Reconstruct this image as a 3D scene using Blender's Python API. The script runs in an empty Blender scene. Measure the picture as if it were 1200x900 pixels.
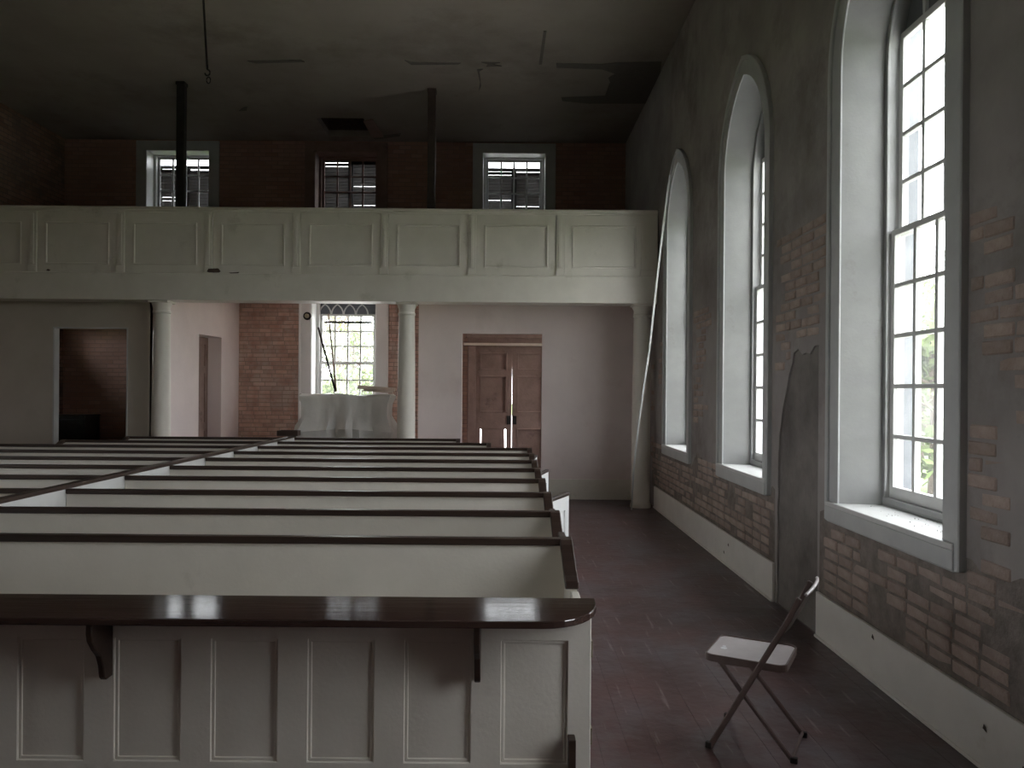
import bpy, bmesh, math, random
from mathutils import Vector, Matrix, noise
from mathutils.geometry import tessellate_polygon
random.seed(7)
S = bpy.context.scene
COL = S.collection
R = math.radians

# ------------------------------------------------------------------ camera
H_CAM, F_PX = 1.70, 920.0
cam_d = bpy.data.cameras.new('camera')
cam = bpy.data.objects.new('camera', cam_d)
COL.objects.link(cam)
cam_d.sensor_fit = 'HORIZONTAL'
cam_d.sensor_width = 36.0
cam_d.lens = F_PX / 1200 * 36
cam_d.shift_x = 7 / 1200
cam_d.shift_y = 7 / 1200
cam_d.clip_end = 300
ROLL = 0.0078
cam.matrix_world = Matrix.Translation((0, 0, H_CAM)) @ Matrix.Rotation(R(90), 4, 'X') @ Matrix.Rotation(ROLL, 4, 'Z')
S.camera = cam

# ------------------------------------------------------------------ sky, exposure
world = bpy.data.worlds.new('overcast_sky')
S.world = world
world.use_nodes = True
bg = world.node_tree.nodes['Background']
bg.inputs[0].default_value = (0.97, 0.965, 1.0, 1)
bg.inputs[1].default_value = 6.0
S.view_settings.view_transform = 'Standard'
S.view_settings.look = 'None'
S.view_settings.gamma = 1.0
S.view_settings.use_curve_mapping = False
S.view_settings.exposure = 1.28
S.cycles.use_denoising = True
S.cycles.max_bounces = 10
S.cycles.diffuse_bounces = 7
S.cycles.transparent_max_bounces = 12
S.cycles.caustics_reflective = False
S.cycles.caustics_refractive = False
S.cycles.sample_clamp_indirect = 20.0


def pix(px, py):
    """pixel of the 1200x900 frame -> direction (X/Y, Z'/Y) of the level camera"""
    dx, dy = px - 593, py - 457
    return (dx + ROLL * dy) / F_PX, -(dy - ROLL * dx) / F_PX


# ------------------------------------------------------------------ materials
def material(name, col, col2=None, scale=6.0, rough=0.6, bump=0.0, bscale=40.0, detail=6.0,
             lo=0.35, hi=0.65, island=0.0, objrand=0.0, stretch=(1, 1, 1), spec=0.4, col3=None, scale3=1.2, lo3=.55, hi3=.7, metal=0.0, world=False, scratch=None):
    m = bpy.data.materials.new(name)
    m.use_nodes = True
    nt = m.node_tree
    N, L = nt.nodes, nt.links
    p = N['Principled BSDF']
    p.inputs['Roughness'].default_value = rough
    p.inputs['Specular IOR Level'].default_value = spec
    p.inputs['Metallic'].default_value = metal
    tc = N.new('ShaderNodeTexCoord')
    mp = N.new('ShaderNodeMapping')
    mp.inputs['Scale'].default_value = stretch
    if world:
        gp = N.new('ShaderNodeNewGeometry')
        L.new(gp.outputs['Position'], mp.inputs[0])
    else:
        L.new(tc.outputs['Object'], mp.inputs[0])
    out = None
    if col2 is None:
        rgb = N.new('ShaderNodeRGB')
        rgb.outputs[0].default_value = (*col, 1)
        out = rgb.outputs[0]
    else:
        n = N.new('ShaderNodeTexNoise')
        n.inputs['Scale'].default_value = scale
        n.inputs['Detail'].default_value = detail
        n.inputs['Roughness'].default_value = .62
        L.new(mp.outputs[0], n.inputs['Vector'])
        r = N.new('ShaderNodeValToRGB')
        r.color_ramp.elements[0].position = lo
        r.color_ramp.elements[1].position = hi
        r.color_ramp.elements[0].color = (*col, 1)
        r.color_ramp.elements[1].color = (*col2, 1)
        L.new(n.outputs[0], r.inputs[0])
        out = r.outputs[0]
    if col3 is not None:
        n = N.new('ShaderNodeTexNoise')
        n.inputs['Scale'].default_value = scale3
        n.inputs['Detail'].default_value = 8
        n.inputs['Roughness'].default_value = .7
        L.new(mp.outputs[0], n.inputs['Vector'])
        mr = N.new('ShaderNodeMapRange')
        mr.inputs[1].default_value = lo3
        mr.inputs[2].default_value = hi3
        L.new(n.outputs[0], mr.inputs[0])
        mx = N.new('ShaderNodeMix')
        mx.data_type = 'RGBA'
        L.new(mr.outputs[0], mx.inputs[0])
        L.new(out, mx.inputs[6])
        mx.inputs[7].default_value = (*col3, 1)
        out = mx.outputs[2]
    if scratch is not None:
        m2 = N.new('ShaderNodeMapping')
        m2.inputs['Scale'].default_value = (26, 2.2, 1)
        m2.inputs['Rotation'].default_value = (0, 0, .22)
        L.new(mp.outputs[0], m2.inputs[0])
        n = N.new('ShaderNodeTexNoise')
        n.inputs['Scale'].default_value = 1.0
        n.inputs['Detail'].default_value = 3
        L.new(m2.outputs[0], n.inputs['Vector'])
        mr = N.new('ShaderNodeMapRange')
        mr.inputs[1].default_value = .63
        mr.inputs[2].default_value = .73
        mr.inputs[4].default_value = .5
        L.new(n.outputs[0], mr.inputs[0])
        mx = N.new('ShaderNodeMix')
        mx.data_type = 'RGBA'
        L.new(mr.outputs[0], mx.inputs[0])
        L.new(out, mx.inputs[6])
        mx.inputs[7].default_value = (*scratch, 1)
        out = mx.outputs[2]
    if island or objrand:
        g = N.new('ShaderNodeNewGeometry') if island else N.new('ShaderNodeObjectInfo')
        sock = g.outputs['Random Per Island'] if island else g.outputs['Random']
        mr = N.new('ShaderNodeMapRange')
        k = island or objrand
        mr.inputs[3].default_value = 1 - k
        mr.inputs[4].default_value = 1 + k
        L.new(sock, mr.inputs[0])
        hs = N.new('ShaderNodeHueSaturation')
        L.new(mr.outputs[0], hs.inputs['Value'])
        L.new(out, hs.inputs['Color'])
        out = hs.outputs[0]
    L.new(out, p.inputs['Base Color'])
    if bump:
        n = N.new('ShaderNodeTexNoise')
        n.inputs['Scale'].default_value = bscale
        n.inputs['Detail'].default_value = 5
        L.new(mp.outputs[0], n.inputs['Vector'])
        b = N.new('ShaderNodeBump')
        b.inputs['Strength'].default_value = bump
        b.inputs['Distance'].default_value = .02
        L.new(n.outputs[0], b.inputs['Height'])
        L.new(b.outputs[0], p.inputs['Normal'])
    return m


def brick_material(name, axis, c1, c2, mortar, wash=None, scale=1.0):
    """brick courses for a wall too far away to tell the pieces apart; axis = horizontal axis of the wall"""
    m = bpy.data.materials.new(name)
    m.use_nodes = True
    N, L = m.node_tree.nodes, m.node_tree.links
    p = N['Principled BSDF']
    p.inputs['Roughness'].default_value = .9
    p.inputs['Specular IOR Level'].default_value = .15
    tc = N.new('ShaderNodeTexCoord')
    sp = N.new('ShaderNodeSeparateXYZ')
    cb = N.new('ShaderNodeCombineXYZ')
    L.new(tc.outputs['Object'], sp.inputs[0])
    L.new(sp.outputs['X' if axis == 'x' else 'Y'], cb.inputs[0])
    L.new(sp.outputs['Z'], cb.inputs[1])
    bt = N.new('ShaderNodeTexBrick')
    bt.inputs['Color1'].default_value = (*c1, 1)
    bt.inputs['Color2'].default_value = (*c2, 1)
    bt.inputs['Mortar'].default_value = (*mortar, 1)
    bt.inputs['Scale'].default_value = scale
    bt.inputs['Mortar Size'].default_value = .007
    bt.inputs['Mortar Smooth'].default_value = .3
    bt.inputs['Brick Width'].default_value = .225
    bt.inputs['Row Height'].default_value = .076
    L.new(cb.outputs[0], bt.inputs['Vector'])
    out = bt.outputs['Color']
    n = N.new('ShaderNodeTexNoise')
    n.inputs['Scale'].default_value = 1.3
    n.inputs['Detail'].default_value = 8
    n.inputs['Roughness'].default_value = .7
    L.new(tc.outputs['Object'], n.inputs['Vector'])
    mr = N.new('ShaderNodeMapRange')
    mr.inputs[1].default_value = .45
    mr.inputs[2].default_value = .65
    mr.inputs[4].default_value = .75
    L.new(n.outputs[0], mr.inputs[0])
    mx = N.new('ShaderNodeMix')
    mx.data_type = 'RGBA'
    L.new(mr.outputs[0], mx.inputs[0])
    L.new(out, mx.inputs[6])
    mx.inputs[7].default_value = (*(wash or mortar), 1)
    L.new(mx.outputs[2], p.inputs['Base Color'])
    b = N.new('ShaderNodeBump')
    b.inputs['Strength'].default_value = .6
    b.inputs['Distance'].default_value = .01
    b.invert = True
    L.new(bt.outputs['Fac'], b.inputs['Height'])
    L.new(b.outputs[0], p.inputs['Normal'])
    return m


def glass_material(name='dusty_glass', d0=.02, d1=.12):
    m = bpy.data.materials.new(name)
    m.use_nodes = True
    N, L = m.node_tree.nodes, m.node_tree.links
    N.remove(N['Principled BSDF'])
    out = N['Material Output']
    tr = N.new('ShaderNodeBsdfTransparent')
    tr.inputs[0].default_value = (.93, .95, .95, 1)
    tl = N.new('ShaderNodeBsdfTranslucent')
    tl.inputs[0].default_value = (.85, .87, .87, 1)
    gl = N.new('ShaderNodeBsdfGlossy')
    gl.inputs['Roughness'].default_value = .05
    tc = N.new('ShaderNodeTexCoord')
    n = N.new('ShaderNodeTexNoise')
    n.inputs['Scale'].default_value = 5
    n.inputs['Detail'].default_value = 6
    L.new(tc.outputs['Object'], n.inputs['Vector'])
    oi = N.new('ShaderNodeObjectInfo')
    ma = N.new('ShaderNodeMath')
    ma.operation = 'MULTIPLY'
    L.new(n.outputs[0], ma.inputs[0])
    mr = N.new('ShaderNodeMapRange')
    mr.inputs[3].default_value = d0
    mr.inputs[4].default_value = d1
    L.new(oi.outputs['Random'], mr.inputs[0])
    L.new(mr.outputs[0], ma.inputs[1])
    m1 = N.new('ShaderNodeMixShader')
    L.new(ma.outputs[0], m1.inputs[0])
    L.new(tr.outputs[0], m1.inputs[1])
    L.new(tl.outputs[0], m1.inputs[2])
    m2 = N.new('ShaderNodeMixShader')
    m2.inputs[0].default_value = .05
    L.new(m1.outputs[0], m2.inputs[1])
    L.new(gl.outputs[0], m2.inputs[2])
    L.new(m2.outputs[0], out.inputs[0])
    return m


def sheet_material():
    m = material('plastic_sheet', (.78, .79, .76), (.86, .86, .84), 3, .32, .7, 6)
    N, L = m.node_tree.nodes, m.node_tree.links
    p = N['Principled BSDF']
    out = N['Material Output']
    tl = N.new('ShaderNodeBsdfTranslucent')
    tl.inputs[0].default_value = (.75, .77, .72, 1)
    mx = N.new('ShaderNodeMixShader')
    mx.inputs[0].default_value = .4
    L.new(p.outputs[0], mx.inputs[1])
    L.new(tl.outputs[0], mx.inputs[2])
    L.new(mx.outputs[0], out.inputs[0])
    return m


M = {
    'cream': material('cream_paint', (.69, .65, .58), (.75, .71, .64), 3, .42, .06, 60, col3=(.50, .46, .39), scale3=2.2, lo3=.60, hi3=.78),
    'white': material('white_paint', (.55, .55, .535), (.61, .61, .595), 3, .45, .05, 60, col3=(.55, .53, .49), scale3=5, lo3=.64, hi3=.76),
    'bright': material('lit_white_paint', (.80, .80, .79), (.85, .85, .84), 3, .45, .04, 60),  # whiter copy of the white; window and bounce light put into the colour
    'base': material('baseboard_paint', (.80, .775, .73), (.86, .835, .79), 3, .5, .05, 50, col3=(.70, .66, .60), scale3=4, lo3=.62, hi3=.76),
    'outer': material('shaded_outer_lining', (.085, .09, .10), (.12, .125, .135), 5, .8),  # eave and tree shade on the outer reveal put into the colour
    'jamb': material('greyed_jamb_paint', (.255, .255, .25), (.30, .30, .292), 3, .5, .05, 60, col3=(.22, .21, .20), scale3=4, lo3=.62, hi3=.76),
    'grey_trim': material('grey_trim_paint', (.46, .47, .47), (.53, .54, .53), 4, .5, .08, 50),
    'dark': material('dark_stained_wood', (.028, .016, .012), (.05, .03, .022), 5, .36, .05, 30, stretch=(.3, 3, 3), spec=.4),
    'ledge': material('polished_ledge_wood', (.030, .016, .013), (.055, .032, .026), 5, .10, .01, 14, stretch=(.3, 3, 3), spec=.9),
    'iron': material('black_iron', (.012, .011, .011), (.03, .026, .022), 12, .5),
    'post': material('brown_post_wood', (.035, .024, .02), (.06, .04, .032), 8, .6, .1, 30),
    'pink': material('pink_plaster', (.76, .66, .64), (.82, .72, .69), 1.4, .8, .05, 20, col3=(.70, .59, .56), scale3=.9, lo3=.55, hi3=.75),
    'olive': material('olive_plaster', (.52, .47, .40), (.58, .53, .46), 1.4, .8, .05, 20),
    'plaster': material('worn_limewash', (.265, .24, .23), (.38, .35, .335), 1.1, .9, .35, 9, col3=(.20, .175, .165), scale3=.8, lo3=.5, hi3=.68),
    'brick': material('old_brick', (.335, .255, .215), (.43, .35, .31), 9, .92, .5, 45, objrand=.17, spec=.15),
    'brickset': material('old_brick_courses', (.335, .255, .215), (.43, .35, .31), 9, .92, .5, 45, island=.17, spec=.15),
    'redbrick': material('red_brick', (.50, .30, .235), (.62, .44, .365), 5, .92, .4, 40, island=.16, spec=.15, col3=(.60, .48, .42), scale3=1.5, lo3=.5, hi3=.62),
    'mortar': material('old_mortar', (.30, .22, .185), (.38, .29, .25), 8, .95, .4, 40),
    'joint': material('dark_joint_mortar', (.165, .14, .125), (.27, .235, .212), 9, .95, .5, 40),
    'cement': material('dark_render', (.135, .12, .112), (.23, .21, .195), 2.5, .95, .8, 12),  # dark rough cement render of the recess
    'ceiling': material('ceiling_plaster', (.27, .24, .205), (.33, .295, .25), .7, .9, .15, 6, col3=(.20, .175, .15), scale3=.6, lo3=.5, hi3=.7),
    'lath': material('bare_lath', (.125, .11, .10), (.17, .15, .135), 10, .95, .5, 30, stretch=(1, 12, 1)),
    'floor': material('worn_floor_paint', (.060, .030, .029), (.11, .055, .052), 1.6, .38, .2, 14, objrand=.05, col3=(.12, .108, .118), scale3=1.7, lo3=.44, hi3=.68, spec=.5, world=True, scratch=(.30, .27, .26)),
    'floorset': material('worn_floor_boards', (.062, .034, .032), (.115, .06, .055), 1.6, .42, .2, 14, island=.07, spec=.5, world=True),
    'door': material('brown_door_paint', (.22, .145, .12), (.28, .19, .16), 5, .6, .15, 25, col3=(.13, .08, .065), scale3=3, lo3=.58, hi3=.7),
    'chairmetal': material('brown_enamel', (.085, .055, .05), (.12, .08, .07), 9, .42, .05, 40, spec=.5),
    'chairseat': material('worn_seat_enamel', (.40, .36, .36), (.48, .44, .44), 6, .38, .05, 30, col3=(.18, .13, .12), scale3=9, lo3=.68, hi3=.76),
    'spot': material('bare_metal_spot', (.72, .72, .74), rough=.4),
    'brass': material('old_hinge_metal', (.30, .26, .18), (.4, .36, .27), 20, .45, metal=.6),
    'glass': glass_material(),
    'clearglass': glass_material('old_clear_glass', .004, .03),
    'sheet': sheet_material(),
    'slat': material('shutter_paint', (.018, .014, .010), (.028, .022, .017), 8, .95, spec=.02),
    'board': material('pale_board', (.62, .52, .44), (.70, .60, .52), 6, .7, .1, 20),
    'chip': material('bare_wood_chip', (.05, .033, .024), (.09, .06, .045), 20, .9),
    'dirt': material('dead_flies_and_dust', (.06, .05, .045)),
    'tymp': material('tympanum_board', (.10, .105, .12), (.14, .145, .16), 4, .7),
    'gravel': material('pale_gravel', (.60, .59, .55), (.70, .68, .64), 3, .9),
    'grass': material('lawn', (.10, .16, .05), (.17, .22, .08), 2, .95),
    'bark': material('tree_bark', (.10, .08, .065), (.16, .13, .10), 6, .95, .5, 14),
    'leaf': material('spring_leaves', (.075, .11, .03), (.12, .155, .055), 1.5, .6, island=.3),
    'leaf2': material('dry_leaves', (.10, .095, .045), (.14, .13, .07), 1.5, .6, island=.3),
}


# ------------------------------------------------------------------ mesh helpers
def mx_y(a, b, d):
    return (a, d, b)      # wall facing along Y: a = X, b = Z, d = Y


def mx_x(a, b, d):
    return (d, a, b)      # wall facing along X: a = Y, b = Z, d = X


def mx_z(a, b, d):
    return (a, b, d)      # plate: a = X, b = Y, d = Z


class G:
    def __init__(self):
        self.v, self.f = [], []

    def box(self, x0, x1, y0, y1, z0, z1):
        o = len(self.v)
        self.v += [(x0, y0, z0), (x1, y0, z0), (x1, y1, z0), (x0, y1, z0), (x0, y0, z1), (x1, y0, z1), (x1, y1, z1), (x0, y1, z1)]
        self.f += [tuple(o + i for i in q) for q in ((0, 3, 2, 1), (4, 5, 6, 7), (0, 1, 5, 4), (1, 2, 6, 5), (2, 3, 7, 6), (3, 0, 4, 7))]
        return self

    def prism(self, poly, d0, d1, mp=mx_z, holes=()):
        loops = [list(poly)] + [list(h) for h in holes]
        o = len(self.v)
        flat = [p for l in loops for p in l]
        n = len(flat)
        for d in (d0, d1):
            self.v += [mp(a, b, d) for a, b in flat]
        if holes or len(poly) > 4:
            tris = tessellate_polygon([[Vector((a, b, 0)) for a, b in l] for l in loops])
        else:
            tris = [tuple(range(len(poly)))]
        for t in tris:
            self.f.append(tuple(o + i for i in t))
            self.f.append(tuple(o + n + i for i in reversed(t)))
        s = o
        for l in loops:
            k = len(l)
            for i in range(k):
                j = (i + 1) % k
                self.f.append((s + i, s + j, s + n + j, s + n + i))
            s += k
        return self

    def loft(self, A, B, closed=True):
        o, n = len(self.v), len(A)
        self.v += list(A) + list(B)
        for i in range(n if closed else n - 1):
            j = (i + 1) % n
            self.f.append((o + i, o + j, o + n + j, o + n + i))
        return self

    def tube(self, pts, r, n=8, cap=True):
        pts = [Vector(p) for p in pts]
        rs = r if isinstance(r, (list, tuple)) else [r] * len(pts)
        o = len(self.v)
        for k, p in enumerate(pts):
            t = (pts[min(k + 1, len(pts) - 1)] - pts[max(k - 1, 0)]).normalized()
            u = t.cross(Vector((0, 0, 1)))
            if u.length < .05:
                u = t.cross(Vector((1, 0, 0)))
            u.normalize()
            w = t.cross(u)
            for i in range(n):
                a = 2 * math.pi * (i + .5) / n
                self.v.append(tuple(p + (u * math.cos(a) + w * math.sin(a)) * rs[k]))
        for k in range(len(pts) - 1):
            for i in range(n):
                j = (i + 1) % n
                a, b = o + k * n, o + (k + 1) * n
                self.f.append((a + i, a + j, b + j, b + i))
        if cap:
            self.f.append(tuple(o + i for i in range(n)))
            e = o + (len(pts) - 1) * n
            self.f.append(tuple(e + i for i in reversed(range(n))))
        return self

    def bar(self, pts, w, h, up=(0, 0, 1)):
        """sweep of a rectangular section"""
        pts = [Vector(p) for p in pts]
        o = len(self.v)
        for k, p in enumerate(pts):
            t = (pts[min(k + 1, len(pts) - 1)] - pts[max(k - 1, 0)]).normalized()
            s = t.cross(Vector(up)).normalized()
            u = s.cross(t)
            for a, b in ((-1, -1), (1, -1), (1, 1), (-1, 1)):
                self.v.append(tuple(p + s * a * w / 2 + u * b * h / 2))
        for k in range(len(pts) - 1):
            for i in range(4):
                j = (i + 1) % 4
                a, b = o + 4 * k, o + 4 * k + 4
                self.f.append((a + i, a + j, b + j, b + i))
        self.f.append((o, o + 1, o + 2, o + 3))
        e = o + 4 * (len(pts) - 1)
        self.f.append((e + 3, e + 2, e + 1, e))
        return self

    def lathe(self, prof, n=24, c=(0, 0)):
        o = len(self.v)
        for r, z in prof:
            for i in range(n):
                a = 2 * math.pi * i / n
                self.v.append((c[0] + r * math.cos(a), c[1] + r * math.sin(a), z))
        for k in range(len(prof) - 1):
            for i in range(n):
                j = (i + 1) % n
                a, b = o + k * n, o + (k + 1) * n
                self.f.append((a + i, a + j, b + j, b + i))
        self.f.append(tuple(o + i for i in reversed(range(n))))
        e = o + (len(prof) - 1) * n
        self.f.append(tuple(e + i for i in range(n)))
        return self

    def mesh(self, name, mat, bevel=0, smooth=False, seg=1):
        me = bpy.data.meshes.new(name)
        me.from_pydata([tuple(v) for v in self.v], [], self.f)
        bm = bmesh.new()
        bm.from_mesh(me)
        bmesh.ops.recalc_face_normals(bm, faces=bm.faces)
        if bevel:
            es = [e for e in bm.edges if len(e.link_faces) == 2 and e.calc_face_angle(0) > .5]
            bmesh.ops.bevel(bm, geom=es, offset=bevel, segments=seg, affect='EDGES', profile=.5, clamp_overlap=True)
        if smooth:
            for f in bm.faces:
                f.smooth = True
        bm.to_mesh(me)
        bm.free()
        me.materials.append(M[mat] if isinstance(mat, str) else mat)
        if smooth:
            try:
                me.set_sharp_from_angle(angle=R(40))
            except Exception:
                pass
        return me

    def build(self, name, mat, parent=None, bevel=0, smooth=False, loc=None, seg=1):
        return put(name, self.mesh(name, mat, bevel, smooth, seg), parent, loc)


def put(name, me, parent=None, loc=None, rot=None):
    o = bpy.data.objects.new(name, me)
    COL.objects.link(o)
    if parent:
        o.parent = parent
    if loc:
        o.location = loc
    if rot:
        o.rotation_euler = rot
    return o


def empty(name, loc=(0, 0, 0), rz=0):
    o = bpy.data.objects.new(name, None)
    o.empty_display_size = .1
    COL.objects.link(o)
    o.location = loc
    o.rotation_euler = (0, 0, rz)
    return o


def tag(o, label=None, cat=None, group=None, kind=None):
    if label:
        o['label'] = label
    if cat:
        o['category'] = cat
    if group:
        o['group'] = group
    if kind:
        o['kind'] = kind
    return o


def copy_tree(o, parent=None):
    c = o.copy()
    COL.objects.link(c)
    c.parent = parent
    for ch in list(o.children):
        copy_tree(ch, c)
    return c


# ------------------------------------------------------------------ dimensions of the hall
XR, XL = 2.19, -8.24           # faces of the side walls
XRO, XLO = 2.64, -8.69         # outer faces
YB, YBO = 14.60, 15.05         # entrance wall
YF = -4.2                      # wall behind the viewer
ZC = 6.30                      # ceiling
CX = -3.02                     # centre line of the hall
WIN_Y = [10.04, 7.25, 4.51, 1.76]  # last one is out of view, added for light
WIN_L = [4.51, 1.76]      # unseen left-wall windows added for fill light
ORDN = ['first', 'second', 'third']
ZS, CA = 3.80, .25             # spring line and centre offset of the pointed arches


def arch(hw, z0, zs=ZS, c=CA, n=9, a0=0.0):
    pts = [(a0 - hw, z0), (a0 + hw, z0)]
    rr = hw + c
    top = math.acos(c / rr)
    for i in range(n + 1):
        t = top * i / n
        pts.append((a0 - c + rr * math.cos(t), zs + rr * math.sin(t)))
    for i in range(n - 1, -1, -1):
        t = top * i / n
        pts.append((a0 + c - rr * math.cos(t), zs + rr * math.sin(t)))
    return pts


def rect(a0, a1, b0, b1):
    return [(a0, b0), (a1, b0), (a1, b1), (a0, b1)]


# ------------------------------------------------------------------ floor
fl = G().box(XLO, XRO, YF - .4, YBO, -.25, -.014).build('floor', 'floorset')
tag(fl, 'worn dark red painted board floor of the hall', 'floor', kind='structure')
PW = .133
x = XR
cols = []
while x > XL:
    cols.append((max(x - PW, XL), x))
    x -= PW
plank_meshes = {}
stuff = G()
for k, (x0, x1) in enumerate(cols):
    y = YF - random.random() * 2
    while y < 12.2:
        ln = random.choice((2.0, 2.4, 2.8, 3.2, 3.6))
        y1 = y + ln
        near = x0 > .30 and y1 > 2.2
        z = random.choice((0, 0, -.0006, -.001))
        if near:
            if ln not in plank_meshes:
                plank_meshes[ln] = G().box(0, PW - .0010, 0, ln - .0010, -.014, 0).mesh('plank', 'floor')
            put('plank', plank_meshes[ln], fl, (x0, y, z))
        else:
            ya = max(y, YF)
            stuff.box(x0, x1 - .003, ya, y1 - .003, -.014, z)
        y = y1
po = stuff.build('floorboards', 'floorset', fl)
tag(po, kind='stuff')
G().box(XL, XR, 12.2, YB, -.014, 0).build('vestibule_boards', 'floorset', fl)

# ------------------------------------------------------------------ ceiling
def ceil_pt(px, py):
    a, b = pix(px, py)
    Y = (ZC - H_CAM) / b
    return (a * Y, Y)


hx0, hx1, hy0, hy1 = -3.27, -2.46, 13.35, 14.33
ce = G().prism(rect(XLO, XRO, YF - .4, YBO), ZC, ZC + .12, mx_z, [rect(hx0, hx1, hy0, hy1)]).build('ceiling', 'ceiling')
tag(ce, 'dim flaking plaster ceiling with a hatch hole', 'ceiling', kind='structure')
sh = G()
sh.box(hx0 - .1, hx1 + .1, hy0 - .1, hy1 + .1, ZC + .9, ZC + 1.0)
for q in ((hx0 - .1, hx0 - .02, hy0 - .1, hy1 + .1), (hx1 + .02, hx1 + .1, hy0 - .1, hy1 + .1), (hx0 - .1, hx1 + .1, hy0 - .1, hy0 - .02), (hx0 - .1, hx1 + .1, hy1 + .02, hy1 + .1)):
    sh.box(*q, ZC + .1, ZC + .9)
sh.build('hatch_shaft', 'chip', ce)
G().prism([(hx1 - .02, hy0 + .1), (hx1 + .16, hy0 + .02), (hx1 + .20, hy1 - .05), (hx1 - .02, hy1)], ZC - .02, ZC - .003).build('hatch_board', 'door', ce)
PATCH = [
    [(652, 74), (706, 75), (706, 81), (652, 79)],
    [(704, 75), (725, 73), (775, 72), (771, 121), (690, 121), (659, 118), (658, 114), (709, 112), (712, 104), (715, 96), (713, 91), (721, 86), (706, 81)],
    [(637, 36), (640.5, 36), (635, 75), (631.5, 75)],
    [(474, 70), (482, 72.5), (510, 73), (540, 73.5), (537, 75), (482, 75.5)],
    [(564, 72.5), (586, 73), (577, 75), (588, 77), (570, 77.5), (572, 75)],
    [(559, 81), (566, 80.5), (562, 83), (564, 100), (561, 106), (562.5, 96)],
    [(283, 127), (290, 124.5), (289, 129), (280, 129.5)],
    [(290, 71), (352, 70), (357, 72), (300, 73.5)],
    [(436, 160), (470, 156), (468, 159), (440, 163)],
]
for k, q in enumerate(PATCH):
    pts = [ceil_pt(*p) for p in q]
    G().prism(pts, ZC - .007 - .0006 * k, ZC + .002).build('bare_patch', 'lath', ce)

# ------------------------------------------------------------------ side walls
HOLE = .64
VY = 13.42  # vestibule windows, unseen, added to light the rooms
holes = [arch(HOLE, .93, a0=y) for y in WIN_Y] + [rect(VY - .62, VY + .62, .86, 3.30)]
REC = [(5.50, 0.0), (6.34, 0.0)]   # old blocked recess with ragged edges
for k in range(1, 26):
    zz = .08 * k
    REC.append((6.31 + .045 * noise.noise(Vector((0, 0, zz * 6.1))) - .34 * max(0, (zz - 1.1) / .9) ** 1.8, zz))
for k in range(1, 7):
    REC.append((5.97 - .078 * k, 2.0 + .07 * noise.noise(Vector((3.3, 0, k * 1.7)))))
wr = empty('wall_right', (0, 0, 0))
tag(wr, 'dark worn brick and limewash side wall with three tall pointed windows', 'wall', kind='structure')
G().prism(rect(YF - .4, YBO, 0, ZC), XR + .018, XRO, mx_x, holes).build('masonry', 'mortar', wr)
G().prism(rect(YF - .4, YBO, 0, ZC), XR, XR + .02, mx_x, holes + [[(a, max(b, .001)) for a, b in REC]]).build('limewash', 'plaster', wr)
G().prism([(a, max(b, .001)) for a, b in REC], XR + .014, XR + .03, mx_x).build('dark_render', 'cement', wr)

wl = G().prism(rect(YF - .4, YBO, 0, ZC), XLO, XL, mx_x, [arch(HOLE, .93, a0=y) for y in WIN_L] + [rect(VY - .62, VY + .62, .86, 3.30)]).build(
    'wall_left', brick_material('left_brick', 'y', (.24, .145, .11), (.36, .23, .18), (.16, .125, .11)))
tag(wl, 'dark brick side wall rising past the left end of the gallery', 'wall', kind='structure')

wf = G().box(XLO, XRO, YF - .4, YF, 0, ZC).build('wall_front', 'pink')
tag(wf, 'plain plaster wall behind the viewer', 'wall', kind='structure')

# bricks of the right wall
def brick_ok(y0, y1, z0, z1):
    if z0 < .335 and not (5.5 < y0 and y1 < 6.36):
        return False
    for yc in WIN_Y:
        for yy in (y0, (y0 + y1) / 2, y1):
            a = abs(yy - yc)
            if z1 > .84 and a < .79:
                if z0 < ZS:
                    return False
                for zz in (z0, z1):
                    if math.hypot(a + CA, zz - ZS) < .79 + CA:
                        return False
    if y1 > 5.47 and y0 < 6.38 and z0 < (2.08 if y0 < 6 else 1.8):
        return False
    return y1 < 11.9 and y0 > .5


bricks = []
z, row = .345, 0
while z < 6.2:
    y = .5 + (.112 if row % 2 else 0) + random.uniform(-.01, .01)
    while y < 11.9:
        full = random.random() > .12
        ln = .208 if full else .098
        if brick_ok(y, y + ln, z, z + .064):
            yc, zc = y + ln / 2, z + .032
            nz = noise.noise(Vector((yc * 1.1, zc * 1.1, 3.3))) + .45 * noise.noise(Vector((yc * 3.1, zc * 3.1, 9.1)))
            if zc < .95:
                pr = .93 if nz > -.22 else .25
            elif zc < 2.95 and 5.3 < yc < 6.6:
                pr = .9 if zc > 2.0 or nz > 0 else .15
            elif yc < 3.9 and zc < 2.2:
                pr = .85 if nz > -.1 - .2 * (1.6 - zc) else .04
            elif zc < 2.6:
                pr = .8 if nz > .12 else 0
            else:
                pr = 0
            if random.random() < pr:
                bricks.append((y, ln, z))
        y += ln + .014
    z += .0765
    row += 1
BM = {}
for ln in (.208, .098):
    for v in range(4):
        g = G()
        j = lambda s: random.uniform(-s, s)
        g.box(-.005, .03, 0, ln, 0, .064)
        g.v = [(px_ + (j(.003) if px_ < 0 else 0), py_ + j(.005), pz_ + j(.004)) for px_, py_, pz_ in g.v]
        BM[(ln, v)] = g.mesh('brick', 'brick', .006)


def brick_size(b):
    y, ln, z = b
    if y < 3.2:
        return -1
    u, v = XR / y * F_PX + 593, 457 - (z - H_CAM) / y * F_PX
    return -1 if u > 1200 or v > 900 or v < 0 else 1 / y


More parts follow.
